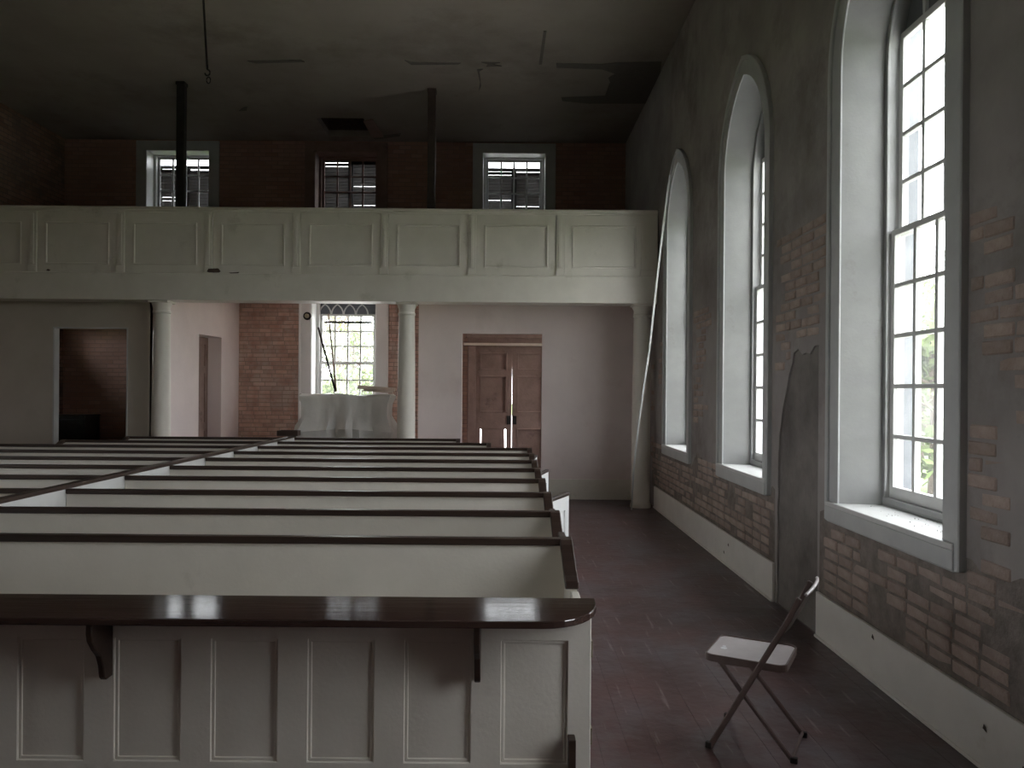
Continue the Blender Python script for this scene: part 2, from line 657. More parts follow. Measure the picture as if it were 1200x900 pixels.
bricks.sort(key=brick_size, reverse=True)
rest = G()
for k, (y, ln, z) in enumerate(bricks):
    if k < 290:
        put('brick', BM[(ln, random.randrange(4))], wr, (XR + random.uniform(-.003, .005), y, z))
    else:
        o = random.uniform(-.004, .008)
        jj = lambda: random.uniform(-.004, .004)
        n0 = len(rest.v)
        rest.box(XR - .005 + o, XR + .02, y, y + ln, z, z + .064)
        rest.v[n0:] = [(a + jj() * .6, b + jj(), c + jj()) for a, b, c in rest.v[n0:]]
tag(rest.build('brickwork', 'brickset', wr, .005), kind='stuff')

for ya, yb in ((2.9, 5.46), (6.37, 11.7)):
    q = [(ya, .30), (yb, .30)]
    n_ = int((yb - ya) / .07)
    for k in range(n_ + 1):
        y = yb - (yb - ya) * k / n_
        under = min(abs(y - c) for c in WIN_Y) < .74
        q.append((y, .87 if under else .90 + .22 * noise.noise(Vector((y * 2.3, 0, 5))) + .10 * noise.noise(Vector((y * 9, 0, 2)))))
    G().prism(q, XR - .0005, XR + .005, mx_x).build('mortar_bed', 'joint', wr)
# baseboards of the right wall
for nm, y0, y1 in (('baseboard_right', 6.36, 11.46), ('baseboard_right', YF, 5.47)):
    b = empty(nm, (XR, (y0 + y1) / 2, 0))
    h = (y1 - y0) / 2
    G().box(-.022, 0, -h, h, 0, .315).build('board', 'base', b, .003)
    G().box(-.034, -.02, -h, h, 0, .02).build('quarter_round', 'base', b, .004)
    tag(b, 'tall white painted baseboard %s the dark recess under the side windows' % ('beyond' if y0 > 6 else 'this side of'), 'baseboard', kind='structure')
chips = [(3.52, .18), (3.25, .12), (7.6, .2), (7.75, .1), (4.6, .25)]
for y, z in chips:
    G().prism([(y, z), (y + .03, z + .008), (y + .022, z + .03), (y + .006, z + .02)], XR - .0235, XR - .0215, mx_x).build('paint_chip', 'chip', wr)

# ------------------------------------------------------------------ windows
def sash(root, name, a0, a1, z0, z1, d0, d1, cols, rows, stile=.045, bot=.05, top=.04, mun=.033, mat='white', broken=(), glass='glass'):
    """a sash with its muntins and panes; local a = x, depth = y"""
    s = G().prism(rect(a0, a1, z0, z1), d0, d1, mx_y, [rect(a0 + stile, a1 - stile, z0 + bot, z1 - top)]).build(name, mat, root, .003)
    ga0, ga1, gz0, gz1 = a0 + stile, a1 - stile, z0 + bot, z1 - top
    pw, ph = (ga1 - ga0) / cols, (gz1 - gz0) / rows
    dm = (d0 + d1) / 2
    mv = G().box(-mun / 2, mun / 2, d0 + .001, d1 - .001, gz0, gz1).mesh('muntin', mat, .003)
    mh = G().box(ga0, ga1, d0 + .002, d1 - .002, -mun * .42, mun * .42).mesh('muntin', mat, .003)
    for i in range(1, cols):
        put('muntin', mv, s, (ga0 + pw * i, 0, 0))
    for j in range(1, rows):
        put('muntin', mh, s, (0, 0, gz0 + ph * j))
    pm = G().box(0, pw, dm - .0015, dm + .0015, 0, ph).mesh('pane', glass)
    for i in range(cols):
        for j in range(rows):
            if (i, j) not in broken:
                put('pane', pm, s, (ga0 + pw * i, 0, gz0 + ph * j))
    return s


def arch3(hw, z0, d, n=9):
    return [mx_y(a, b, d) for a, b in arch(hw, z0, n=n)]


def portal(root, w, h, z, d):
    l = bpy.data.lights.new('daylight_portal', 'AREA')
    l.shape = 'RECTANGLE'
    l.size, l.size_y = w, h
    l.cycles.is_portal = True
    o = bpy.data.objects.new('daylight_portal', l)
    COL.objects.link(o)
    o.parent = root
    o.location = (0, d, z)
    o.rotation_euler = (R(-90), 0, 0)
    return o


def gothic_window(name, loc, rz, label):
    w = empty(name, loc, rz)
    tag(w, label, 'window', kind='structure')
    cs = G().prism(arch(.765, .93), -.022, .02, mx_y, [arch(.615, .925)]).build('casing', 'grey_trim', w, .004)
    G().prism(arch(.785, .85), -.04, .01, mx_y, [arch(.745, .84)]).build('back_band', 'grey_trim', cs, .006)
    si = G().box(-.75, .75, -.05, .30, .946, .976).build('sill', 'white', w, .004)
    G().box(-.75, .75, -.048, 0, .85, .946).build('apron', 'grey_trim', si, .003)
    g = G()
    A, B = arch3(.617, .976, -.02), arch3(.56, .976, .26)
    g.loft(A[1:] + A[:1], B[1:] + B[:1], closed=False)
    A2, B2 = arch3(.635, .976, -.018), arch3(.58, .976, .26)
    g.loft(B2[1:] + B2[:1], A2[1:] + A2[:1], closed=False)
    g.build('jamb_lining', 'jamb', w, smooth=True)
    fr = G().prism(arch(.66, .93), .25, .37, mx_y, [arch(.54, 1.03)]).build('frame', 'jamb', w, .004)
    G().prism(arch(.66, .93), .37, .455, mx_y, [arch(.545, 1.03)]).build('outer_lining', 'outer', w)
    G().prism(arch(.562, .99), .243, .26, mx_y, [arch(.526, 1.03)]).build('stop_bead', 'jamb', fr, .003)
    sash(w, 'lower_sash', -.53, .53, 1.03, 2.74, .275, .315, 4, 5, bot=.075)
    sash(w, 'upper_sash', -.53, .53, 2.70, 4.00, .32, .36, 4, 4, bot=.04, top=.045)
    ty = G().prism(arch(.545, 3.99, zs=ZS)[2:] + [(-.545, 3.99)] if False else [(a, max(b, 3.985)) for a, b in arch(.55, 3.985)], .345, .36, mx_y).build('tympanum', 'tymp', w)
    for am in (-.245, 0.0, .245):
        for sgn in (1, -1):
            rr, pts = .78, []
            for i in range(13):
                t = i * .1
                a, b = am + sgn * rr * (1 - math.cos(t)), 4.0 + rr * math.sin(t)
                if math.hypot(abs(a) + CA, b - ZS) > .79:
                    break
                pts.append((a, .335, b))
            if len(pts) > 1:
                G().bar(pts, .026, .022, up=(0, 1, 0)).build('tracery', 'grey_trim', ty)
    portal(w, 1.1, 3.4, 2.8, .50)
    return w


names = ['far', 'middle', 'nearest']
w0 = None
labs = ['far pointed window of the right wall, seen edge-on beside the gallery end',
        'middle pointed window of the right wall with a thin strip of panes showing',
        'tall pointed sash window nearest the folding chair, with white jamb and sill',
        'unseen side window added for light just this side of the frame on the right wall']
for i, y in enumerate(WIN_Y):
    if w0 is None:
        w0 = gothic_window('window_1', (XR, y, 0), R(-90), labs[0])
    else:
        c = copy_tree(w0)
        c.name = 'window_%d' % (i + 1)
        c.location = (XR, y, 0)
        tag(c, labs[i])
for i, y in enumerate(WIN_L):
    c = copy_tree(w0)
    c.name = 'window_%d' % (i + 6)
    c.location = (XL, y, 0)
    c.rotation_euler = (0, 0, R(90))
    tag(c, 'unseen pointed sash window added on the left wall for fill light, %s from the gallery' % ORDN[i])
# dead flies and dust on the sill of the nearest window
w3 = bpy.data.objects['window_3']
g = G()
for k in range(34):
    a, d, s = random.uniform(-.5, .5), random.uniform(.03, .27), random.uniform(.002, .006)
    g.box(a, a + s, d, d + s * .8, .9755, .9775 + s * .3)
tag(g.build('dust_specks', 'dirt', w3), kind='stuff')

# ------------------------------------------------------------------ entrance wall (back)
BH = [rect(CX - .62, CX + .62, .86, 3.36), rect(-.56 - .04, .78 + .04, .001, 2.56)]
GW = [-6.13, -3.0, .12]
for gx in GW:
    BH.append(rect(gx - .62, gx + .62, 4.05, 6.13))
wb = G().prism(rect(XLO, XRO, 0, ZC), YB, YBO, mx_y, BH).build(
    'wall_back', brick_material('back_brick', 'x', (.36, .21, .165), (.46, .29, .23), (.28, .20, .175), (.34, .225, .19)))
tag(wb, 'red brown brick entrance wall under and above the gallery', 'wall', kind='structure')
g = G()
z, row = .06, 0
while z < 3.3:
    for xa, xb in ((-5.0, CX - .815), (CX + .815, -1.2)):
        xx = xa - random.random() * .2
        while xx < xb:
            ln = .21 if random.random() > .15 else .1
            q0, q1 = max(xx, xa), min(xx + ln, xb)
            if q1 - q0 > .02:
                o = random.uniform(-.003, .003)
                g.box(q0, q1, YB - .009 + o, YB + .02, z, z + .064)
            xx += ln + .012
    z += .0765
    row += 1
tag(g.build('brickwork', 'redbrick', wb), kind='stuff')
for x0, x1 in ((-5.0, CX - .78), (CX + .78, -1.2)):
    G().box(x0, x1, YB - .003, YB + .01, 0, ZC / 2 + .2).build('mortar_bed', 'mortar', wb)

# square-headed lower windows: entrance wall, plus unseen ones added to light the vestibule rooms
def square_window(name, loc, rz, label, broken=()):
    w = empty(name, loc, rz)
    tag(w, label, 'window', kind='structure')
    cs = G().prism(rect(-.80, .80, .80, 3.50), -.05, .02, mx_y, [rect(-.60, .60, .84, 3.34)]).build('casing', 'bright', w, .004)
    G().prism(rect(-.83, .83, .78, 3.53), -.065, .0, mx_y, [rect(-.79, .79, .77, 3.49)]).build('back_band', 'bright', cs, .004)
    G().box(-.84, .84, -.10, .30, .81, .845).build('sill', 'white', w, .003)
    G().prism(rect(-.61, .61, .84, 3.35), -.03, .30, mx_y, [rect(-.59, .59, .845, 3.33)]).build('jamb_lining', 'bright', w)
    G().prism(rect(-.64, .64, .82, 3.37), .29, .45, mx_y, [rect(-.53, .53, .89, 3.32)]).build('frame', 'white', w, .003)
    sash(w, 'lower_sash', -.53, .53, .90, 2.20, .315, .355, 4, 4, bot=.07)
    up = sash(w, 'upper_sash', -.53, .53, 2.17, 3.12, .36, .40, 4, 3, broken=broken)
    ty = G().box(-.53, .53, .385, .40, 3.10, 3.34).build('tympanum', 'tymp', w)
    for i in range(4):
        c0 = -.4425 + .235 * i - .045 + .045
        for sgn in (1, -1):
            pts = [(c0 - sgn * .1125 + sgn * (.225 * (1 - math.cos(t))), .375, 3.11 + .225 * math.sin(t)) for t in [k * .175 for k in range(7)]]
            G().bar(pts, .022, .022, up=(0, 1, 0)).build('tracery', 'white', ty)
    G().box(-.45, .45, .35, .375, 2.945, 2.985).build('brace_strip', 'iron', w)
    portal(w, 1.1, 2.4, 2.1, .48)
    return w


square_window('window_11', (CX, YB, 0), 0, 'bright square-headed sash window behind the plastic-covered stack under the gallery', ((1, 2),))
square_window('window_10', (XR, VY, 0), R(-90), 'unseen side window added to light the right vestibule room, behind the partition')

w9 = square_window('window_9', (XL, VY, 0), R(90), 'unseen side window added to light the left vestibule room, boarded to dim it')
for k in (0, 1, 2, 3, 4, 6, 7):  # boards added to cut the light from this window
    G().box(-.72, .72, -.085, -.065, .86 + .31 * k, 1.155 + .31 * k).build('dimming_board', 'door', w9)

# gallery windows with closed shutters outside
def gallery_window(name, gx, kind, label):
    w = empty(name, (gx, YB, 0))
    tag(w, label, 'window', kind='structure')
    cs = G().prism(rect(-.77, .77, 3.95, 6.28), -.03, .02, mx_y, [rect(-.58, .58, 4.08, 6.10)]).build('casing', 'grey_trim' if kind else 'door', w, .004)
    G().box(-.80, .80, -.08, .28, 4.05, 4.085).build('sill', 'grey_trim', w, .003)
    G().prism(rect(-.60, .60, 4.07, 6.12), -.02, .28, mx_y, [rect(-.575, .575, 4.09, 6.095)]).build('jamb_lining', 'white' if kind else 'door', w)
    G().prism(rect(-.64, .64, 4.03, 6.15), .27, .44, mx_y, [rect(-.53, .53, 4.12, 6.07)]).build('frame', 'white' if kind else 'door', w, .003)
    m_ = 'grey_trim' if kind else 'door'
    sash(w, 'lower_sash', -.53, .53, 4.12, 5.12, .30, .335, 4, 3, mat=m_, glass='clearglass')
    sash(w, 'upper_sash', -.53, .53, 5.09, 6.07, .34, .375, 4, 3, mat=m_, top=.035, glass='clearglass')
    # louvred shutters, two leaves of slats each
    for s in (-1, 1):
        a0, a1 = (-.545, .0) if s < 0 else (.0, .545)
        top = 6.09 if kind == 0 else 5.94
        sl = G().prism(rect(a0, a1, 4.1, top), .395, .478, mx_y, [rect(a0 + .05, a1 - .05, 4.16, top - .05)]).build('shutter', 'slat', w)
        zz = 4.18
        sm = G().prism([(.396, -.041), (.401, -.044), (.476, .034), (.471, .037)], a0 + .045, a1 - .045, lambda p, q, d: (d, p, q)).mesh('slat', 'slat')
        k = 0
        while zz < top - .05:
            o = put('slat', sm, sl, (0, 0, zz))
            k += 1
            if random.random() < (.18 if kind == 0 else .06):
                zz += .008
            zz += .059
    portal(w, 1.1, 1.9, 5.1, .47)
    return w


gallery_window('window_12', GW[0], 1, 'left gallery window, half hidden by the black post, light above its shutters')
gallery_window('window_13', GW[1], 0, 'middle gallery window with dark shutters and thin slits of light')
gallery_window('window_14', GW[2], 2, 'right gallery window with a bright strip above its closed shutters')

# ------------------------------------------------------------------ partitions under the gallery
ZG = 3.36
pr = G().prism(rect(-1.37, XR, 0, ZG), 12.25, 12.37, mx_y, [rect(-.69, .56, .001, 2.58)]).build('wall_partition_right', 'pink')
tag(pr, 'pink plaster partition with the doorway to the brown double doors', 'wall', kind='structure')
ps = G().box(-1.37, -1.25, 12.37, YB, 0, ZG).build('wall_vestibule_right', 'pink')
tag(ps, 'pink side wall of the right vestibule room', 'wall', kind='structure')
pl = G().prism(rect(XL, -5.1, 0, ZG), 11.85, 11.97, mx_y, [rect(-6.84, -5.71, .001, 2.60)]).build('wall_partition_left', 'olive')
tag(pl, 'shadowed plaster partition with an open doorway at the far left', 'wall', kind='structure')
G().prism(rect(-6.84, -5.71, .0, 2.60), 11.843, 11.977, mx_y, [rect(-6.82, -5.73, -.001, 2.58)]).build('door_lining', 'white', pl)


def side_map(a, b, d):
    t = (a - 11.85) / (YB - 11.85)
    return (-5.10 + .13 * t - d, a, b)


sw = G().prism(rect(11.85, YB, 0, ZG), 0, .28, side_map, [rect(12.9, 13.8, .001, 2.58)]).build('wall_vestibule_left', 'pink')
tag(sw, 'bright pink side wall with a narrow door opening beside the brick', 'wall', kind='structure')
tr = G().box(.56 + .0, XR - .03, 12.236, 12.25, 0, .315).build('baseboard_partition', 'cream', None, .003)
tag(tr, 'pale painted baseboard along the pink partition', 'baseboard', kind='structure')
ou = G().box(1.43, 1.51, 12.243, 12.25, .38, .50).build('outlet_cover', 'pink', None, .003)
tag(ou, 'small outlet cover low on the pink partition', 'outlet')
# door of the left side opening
dl = G().prism(rect(12.9, 13.8, .01, 2.57), .235, .275, side_map, [rect(13.02, 13.68, .2, .95), rect(13.02, 13.68, 1.1, 1.95), rect(13.02, 13.68, 2.08, 2.45)]).build('door_1', 'door')
tag(dl, 'brown panelled door set back in the pink side wall opening', 'door', kind='structure')
for z0, z1 in ((.2, .95), (1.1, 1.95), (2.08, 2.45)):
    G().prism(rect(13.01, 13.69, z0 - .01, z1 + .01), .248, .262, side_map).build('panel', 'door', dl)

# brown double doors
dr = empty('door_2', (.11, YB, 0))
tag(dr, 'brown panelled double doors with light leaking between the leaves', 'door', kind='structure')
cs = G().prism(rect(-.83, .83, 0, 2.66), -.04, .02, mx_y, [rect(-.675, .675, -.001, 2.52)]).build('casing', 'door', dr, .004)
for s in (-1, 1):
    G().box(s * .755 - .06, s * .755 + .06, -.06, -.03, 0, 2.50).build('pilaster', 'door', cs, .004)
G().box(-.86, .86, -.075, .02, 2.66, 2.84).build('lintel', 'door', dr, .005)
G().box(-.90, .90, -.10, .0, 2.52, 2.565).build('lit_lintel_moulding', 'board', dr, .005)  # pale colour stands in for light catching the moulding
for s in (-1, 1):
    a0, a1 = (-.69, -.002) if s < 0 else (.002, .69)
    hl = [rect(a0 + .10, a1 - .10, .16, .97), rect(a0 + .10, a1 - .10, 1.29, 1.95), rect(a0 + .10, a1 - .10, 2.08, 2.38)]
    leaf = G().prism([(a0, .004), (a1 - .005, .004), (a1 + .003, 2.54), (a0, 2.54)] if s < 0 else [(a0 + .004, .004), (a1, .004), (a1, 2.54), (a0 - .003, 2.54)], .05, .095, mx_y, hl).build('door_leaf', 'door', dr, .003)
    for k, h in enumerate(hl):
        (p0, q0), (p1, q1) = h[0], h[2]
        if s < 0 and k == 0:
            G().prism([(p0 + .02, q0), (p1 - .02, q0), (p1 - .035, q1), (p0 + .025, q1)], .062, .08, mx_y).build('loose_panel', 'door', leaf)
        else:
            G().box(p0 - .005, p1 + .005, .078, .09, q0 - .005, q1 + .005).build('panel', 'door', leaf)
            G().prism(rect(p0 - .012, p1 + .012, q0 - .012, q1 + .012), .042, .066, mx_y, [rect(p0 + .014, p1 - .014, q0 + .014, q1 - .014)]).build('moulding', 'door', leaf, .003)
    G().box(s * .055 - .035, s * .055 + .035, .03, .05, 1.06, 1.22).build('lock_plate', 'iron', leaf, .004)
portal(dr, 1.4, 2.5, 1.3, .47)

# ------------------------------------------------------------------ gallery
GY = 11.30
ga = empty('gallery', (0, 0, 0))
tag(ga, 'cream panelled gallery balcony spanning the hall above the pews', 'balcony')
G().box(XL, XR - .02, GY, GY + .36, 2.96, 3.34).build('beam', 'cream', ga, .004)
G().box(XL, XR - .02, GY + .02, GY + .12, 3.34, 4.24).build('parapet', 'cream', ga)
G().box(XL, XR - .01, GY + .1, YB, ZG, ZG + .14).build('floor_deck', 'floorset', ga)
G().box(XL, XR - .01, GY + .3, YB, ZG - .03, ZG - .001).build('soffit', 'pink', ga)
G().box(XL, XR - .02, GY - .02, GY + .14, 4.262, 4.30).build('cap_rail', 'cream', ga, .006)
G().box(XL, XR - .02, GY - .005, GY + .12, 4.225, 4.264).build('cap_moulding', 'cream', ga, .006)
G().box(XL, XR - .02, GY - .012, GY + .03, 3.335, 3.352).build('base_moulding', 'cream', ga, .004)
PIT = 1.265
for k in range(-4, 5):
    xc = CX - .01 + PIT * k
    hw = .055 if k < 4 else .10
    xe = min(xc + hw, XR - .03) if k < 4 else XR - .03
    p = G().box(xc - hw, xe, GY - .012, GY + .03, 3.352, 4.225).build('pilaster', 'cream', ga, .004)
    G().box(xc - hw - .008, xe + .004, GY - .02, GY + .02, 3.352, 3.44).build('plinth', 'cream', p, .004)
    if k < 4:
        G().box(xc - .028, xc + .02, GY - .02, GY + .0, 3.46, 4.19).build('bead', 'cream', p, .005)
for k in range(-4, 4):
    x0, x1 = CX - .01 + PIT * k + .07, CX - .01 + PIT * (k + 1) - .07
    pn = G().prism(rect(x0 - .01, x1 + .01, 3.352, 4.225), GY + .004, GY + .03, mx_y, [rect(x0 + .115, x1 - .115, 3.475, 4.06)]).build('panel_frame', 'cream', ga, .004)
    G().prism(rect(x0 + .10, x1 - .10, 3.46, 4.075), GY - .006, GY + .02, mx_y, [rect(x0 + .128, x1 - .128, 3.488, 4.047)]).build('moulding', 'cream', pn, .006)
    G().box(x0 + .1, x1 - .1, GY + .014, GY + .022, 3.46, 4.07).build('panel', 'cream', pn)
for x0, x1, z0, z1 in ((-4.31, -4.12, 3.355, 3.415), (-6.62, -6.57, 3.36, 3.39), (-4.0, -3.85, 3.345, 3.36)):
    G().prism([(x0, z0 + .01), (x0 + .03, z0), (x1 - .02, z0 + .004), (x1, z0 + .02), (x1 - .03, z1), (x0 + .02, z1 - .006)], GY - .026, GY + .0, mx_y).build('broken_spot', 'chip', ga)

col_prof = [(.15, 0), (.15, .05), (.142, .06), (.136, .09), (.134, .9), (.128, 1.8), (.117, 2.76), (.117, 2.775), (.127, 2.785), (.127, 2.81), (.117, 2.82), (.117, 2.87), (.135, 2.905), (.14, 2.93)]
for i, (xc, lab) in enumerate(((-5.05, 'round pale column left of the bright pink side wall'), (-1.46, 'round pale column beside the plastic-covered stack'), (1.98, 'round pale column at the right end of the gallery'))):
    c = empty('column', (xc, GY + .2, 0))
    if i == 0:
        sm = G().lathe(col_prof, 32).mesh('shaft', 'cream', smooth=True)
        am = G().box(-.145, .145, -.145, .145, 2.93, 2.96).mesh('abacus', 'cream', .004)
    put('shaft', sm, c)
    put('abacus', am, c)
    tag(c, lab, 'column', 'columns under the gallery')

for i, (xc, yc, lab) in enumerate(((-4.93, 11.85, 'black square post on the gallery in front of the left window'), (-1.17, 12.05, 'dark brown post on the gallery right of the middle window'))):
    p = empty('roof_post', (xc, yc, ZG + .14))
    hgt = ZC - ZG - .14
    G().box(-.06, .06, -.06, .06, 0, hgt).build('shaft', 'iron' if i == 0 else 'post', p, .012)
    G().box(-.068, .068, -.068, .068, hgt - .05, hgt - .001).build('collar', 'iron' if i == 0 else 'post', p, .004)
    tag(p, lab, 'post')

# ------------------------------------------------------------------ pews
PITCH, Y0 = .827, 3.72
ZT = 1.0


def pew_door(parent, side, L, y, width, angle, x_end, zt=.925, cap='dark'):
    """door hinged at y, standing along +Y when closed; local origin at the hinge"""
    d = empty('door', (0, 0, 0)) if False else None
    g = G()
    t = .024
    zb = .05
    def X(a):
        return side * a
    def bx(a0, a1, y0, y1, z0, z1):
        return G().box(min(X(a0), X(a1)), max(X(a0), X(a1)), y0, y1, z0, z1)
    fr = G().prism([(0, zb), (width, zb), (width, zt), (0, zt)], X(-t), X(0), mx_x,
                   [[(.075, zb + .1), (width - .075, zb + .1), (width - .075, zt - .1), (.075, zt - .1)]])
    dm = fr.build('door', 'bright', parent, .003)
    dm.location = (side * x_end, y, 0)
    dm.rotation_euler = (0, 0, -side * angle)
    bx(-.021, -.014, .07, width - .07, zb + .095, zt - .095).build('door_panel', 'bright', dm)
    bx(-.03, .006, -.0, width + .004, zt, zt + .022).build('door_cap', cap, dm, .004)
    for z in (.25, .75):
        bx(0, .006, -.012, .03, z - .04, z + .04).build('hinge', 'brass', dm, .001)
    return dm


ORD = ['first', 'second', 'third', 'fourth', 'fifth', 'sixth', 'seventh', 'eighth', 'ninth', 'tenth']
OPEN = {3: R(23), 5: R(14), 7: R(8)}


def pew(i, side):
    L = 3.31 if i < 8 else (2.80 if i == 8 else 2.35)
    y = Y0 + PITCH * i
    xo = CX + .02 if side > 0 else CX - .02
    p = empty('box_pew', (xo, y, 0))

    def bx(a0, a1, y0, y1, z0, z1):
        return G().box(min(side * a0, side * a1), max(side * a0, side * a1), y0, y1, z0, z1)
    G().prism([(-.004, .97), (.022, .97), (-.012, .43), (-.012, 0), (-.037, 0), (-.037, .43)], side * .001, side * (L - .03), mx_x).build('back_panel', 'cream', p)
    bx(.001, L - .01, -.022, .032, .966, ZT).build('cap_rail', 'dark', p, .007, seg=2)
    bx(.001, L - .03, -.40, -.036, .42, .447).build('seat', 'cream', p, .004)
    bx(.001, L - .03, -.385, -.36, 0, .42).build('seat_front', 'cream', p)
    end = [(.03, 0), (.03, .965), (-.05, .955), (-.12, .93), (-.30, .865), (-.36, .85), (-.36, 0)]
    G().prism(end, side * (L - .03), side * L, mx_x).build('end_panel', 'cream', p)
    band = [(.034, .97), (.034, 1.003), (-.03, .998), (-.075, .983), (-.13, .958), (-.30, .895), (-.365, .882), (-.372, .855), (-.36, .848), (-.30, .862), (-.12, .927), (-.05, .952)]
    G().prism(band, side * (L - .05), side * (L + .008), mx_x).build('arm_cap', 'dark', p, .004)
    if i < 8:
        yh = (-PITCH + .036 if i else -.77) + (.014 if side > 0 and i in OPEN else 0)
        pew_door(p, side, L, yh, -.366 - yh, OPEN.get(i, 0) if side > 0 else 0, L + .001, *((.925, 'dark') if i else (.82, 'cream')))
    bits = {3: ', door open', 5: ', door ajar'}.get(i, '') if side > 0 else ''
    tag(p, 'cream box pew, %s from the front ledge, %s of the divider%s' % (ORD[i], 'right' if side > 0 else 'left', bits), 'pew',
        'box pews %s of the divider' % ('right' if side > 0 else 'left'))
    return p


for i in range(10):
    pew(i, 1)
for i in range(10):
    pew(i, -1)

dv = empty('pew_divider', (CX, 7.0, 0))
G().box(-.018, .018, 2.92 - 7, 11.18 - 7, 0, 1.0).build('partition_board', 'white', dv)
G().box(-.036, .036, 2.92 - 7, 11.19 - 7, 1.001, 1.03).build('cap_rail', 'dark', dv, .006, seg=2)
tag(dv, 'long dark-capped divider running between the two blocks of pews', 'divider')

# front partition with book ledge
def front_partition(side):
    xo = CX + .02 if side > 0 else CX - .02
    L = 3.32
    f = empty('front_partition', (xo, 2.88, 0))

    def bx(a0, a1, y0, y1, z0, z1):
        return G().box(min(side * a0, side * a1), max(side * a0, side * a1), y0, y1, z0, z1)
    pans = [(2.992 - .355 * k, 3.233 - .355 * k) for k in range(9)]
    hl = [rect(min(side * a, side * b), max(side * a, side * b), .33, .78) for a, b in pans]
    G().prism(rect(min(0, side * L), max(0, side * L), 0, .888), 0, .03, mx_y, hl).build('frame', 'cream', f, .003)
    for a, b in pans:
        pn = bx(a - .008, b + .008, .012, .022, .322, .788).build('panel', 'cream', f)
        G().prism(rect(min(side * a, side * b), max(side * a, side * b), .33, .78), .007, .014, mx_y,
                  [rect(min(side * a, side * b) + .012, max(side * a, side * b) - .012, .342, .768)]).build('moulding', 'cream', pn, .002)
    bx(0, L, -.016, 0, 0, .16).build('base_rail', 'cream', f, .004)
    # ledge with a rounded aisle corner
    pts = [(0, .085), (0, -.175)]
    r_ = .21
    for k in range(9):
        t = -math.pi / 2 + k * math.pi / 2 / 8
        pts.append((L + .02 - r_ + r_ * math.cos(t), -.175 + r_ + r_ * math.sin(t)))
    pts.append((L + .02, .085))
    lg = G().prism([(side * a, b) for a, b in pts], .888, .914)
    lg.v = [(a, b, c + .06 * (b - .03)) for a, b, c in lg.v]
    lg.build('book_ledge', 'ledge', f, .007, seg=2)
    prof = [(0, .886), (-.15, .877), (-.152, .84), (-.145, .81), (-.115, .77), (-.085, .74), (-.068, .70), (-.06, .655), (-.045, .642), (0, .642)]
    for a in (2.905, 1.555, .205):
        G().prism(prof, side * (a - .011), side * (a + .011), mx_x).build('bracket', 'dark', f, .003)
    bx(3.235, 3.262, -.055, 0, .06, .44).build('cleat', 'dark', f, .003)
    bx(L, L + .006, .002, .03, .72, .78).build('hinge', 'brass', f, .001)
    bx(L, L + .006, .002, .03, .40, .46).build('hinge', 'brass', f, .001)
    tag(f, 'cream panelled front partition with glossy dark book ledge and brackets, %s' % ('nearest the viewer' if side > 0 else 'left of the divider line'), 'pew front')
    return f


front_partition(1)
front_partition(-1)

# ------------------------------------------------------------------ folding chair
ch = empty('folding_chair', (1.21, 3.84, 0), math.atan2(.88, .48))
tag(ch, 'brown metal folding chair with a pale worn seat in the side aisle', 'chair')
for s in (-1, 1):
    G().bar([(s * .19, .155, .002), (s * .19, -.09, .455), (s * .19, -.20, .66), (s * .185, -.245, .765)], .017, .027, up=(0, 1, 0)).build('front_leg', 'chairmetal', ch, .005)
    G().bar([(s * .155, -.225, .002), (s * .155, .02, .29), (s * .155, .11, .405)], .016, .022, up=(0, 1, 0)).build('rear_leg', 'chairmetal', ch, .005)
    G().box(s * .19 - .011, s * .19 + .011, .143, .172, 0, .03).build('foot_cap', 'iron', ch, .003)
    G().box(s * .155 - .011, s * .155 + .011, -.24, -.208, 0, .028).build('foot_cap', 'iron', ch, .003)
    G().bar([(s * .172, -.08, .425), (s * .172, .12, .418)], .006, .03).build('side_bracket', 'chairmetal', ch)
G().tube([(-.155, -.218, .022), (.155, -.218, .022)], .008).build('rear_stretcher', 'chairmetal', ch)
G().tube([(-.19, .10, .10), (.19, .10, .10)], .007).build('front_stretcher', 'chairmetal', ch)
# seat pan with rounded corners
def rrect(hx, hy, r, n=5, cy=0):
    out = []
    for cx_, cy_, a0 in ((hx - r, hy - r, 0), (-hx + r, hy - r, 90), (-hx + r, -hy + r, 180), (hx - r, -hy + r, 270)):
        for k in range(n + 1):
            t = R(a0 + 90 * k / n)
            out.append((cx_ + r * math.cos(t), cy + cy_ + r * math.sin(t)))
    return out


st = G().prism(rrect(.170, .187, .04), .418, .436).build('seat', 'chairseat', ch, .006, seg=2)
G().prism(rrect(.174, .191, .043), .408, .442, mx_z, [rrect(.165, .182, .036)]).build('seat_rim', 'chairmetal', st, .003)
for a, b, r_ in ((-.035, .125, .016), (-.005, .13, .009)):
    G().lathe([(r_, .4365), (r_, .4372)], 14, (a, b)).build('bare_spot', 'spot', st)
# curved backrest
g = G()
NX, NZ = 10, 6
for lay in (0, .004):
    for i in range(NX + 1):
        u = -1 + 2 * i / NX
        for k in range(NZ + 1):
            v = k / NZ
            z = .585 + .20 * v + (.012 * (1 - u * u) if v == 1 else 0)
            yb = -.09 - .11 * (z - .455) / .205
            g.v.append((u * .187, yb - .018 * (1 - u * u) - lay - .006, z))
n1 = (NX + 1) * (NZ + 1)
ix = lambda i, k, l: l * n1 + i * (NZ + 1) + k
for i in range(NX):
    for k in range(NZ):
        g.f.append((ix(i, k, 0), ix(i + 1, k, 0), ix(i + 1, k + 1, 0), ix(i, k + 1, 0)))
        g.f.append((ix(i, k, 1), ix(i, k + 1, 1), ix(i + 1, k + 1, 1), ix(i + 1, k, 1)))
for i in range(NX):
    for k in (0, NZ):
        g.f.append((ix(i, k, 0), ix(i + 1, k, 0), ix(i + 1, k, 1), ix(i, k, 1)))
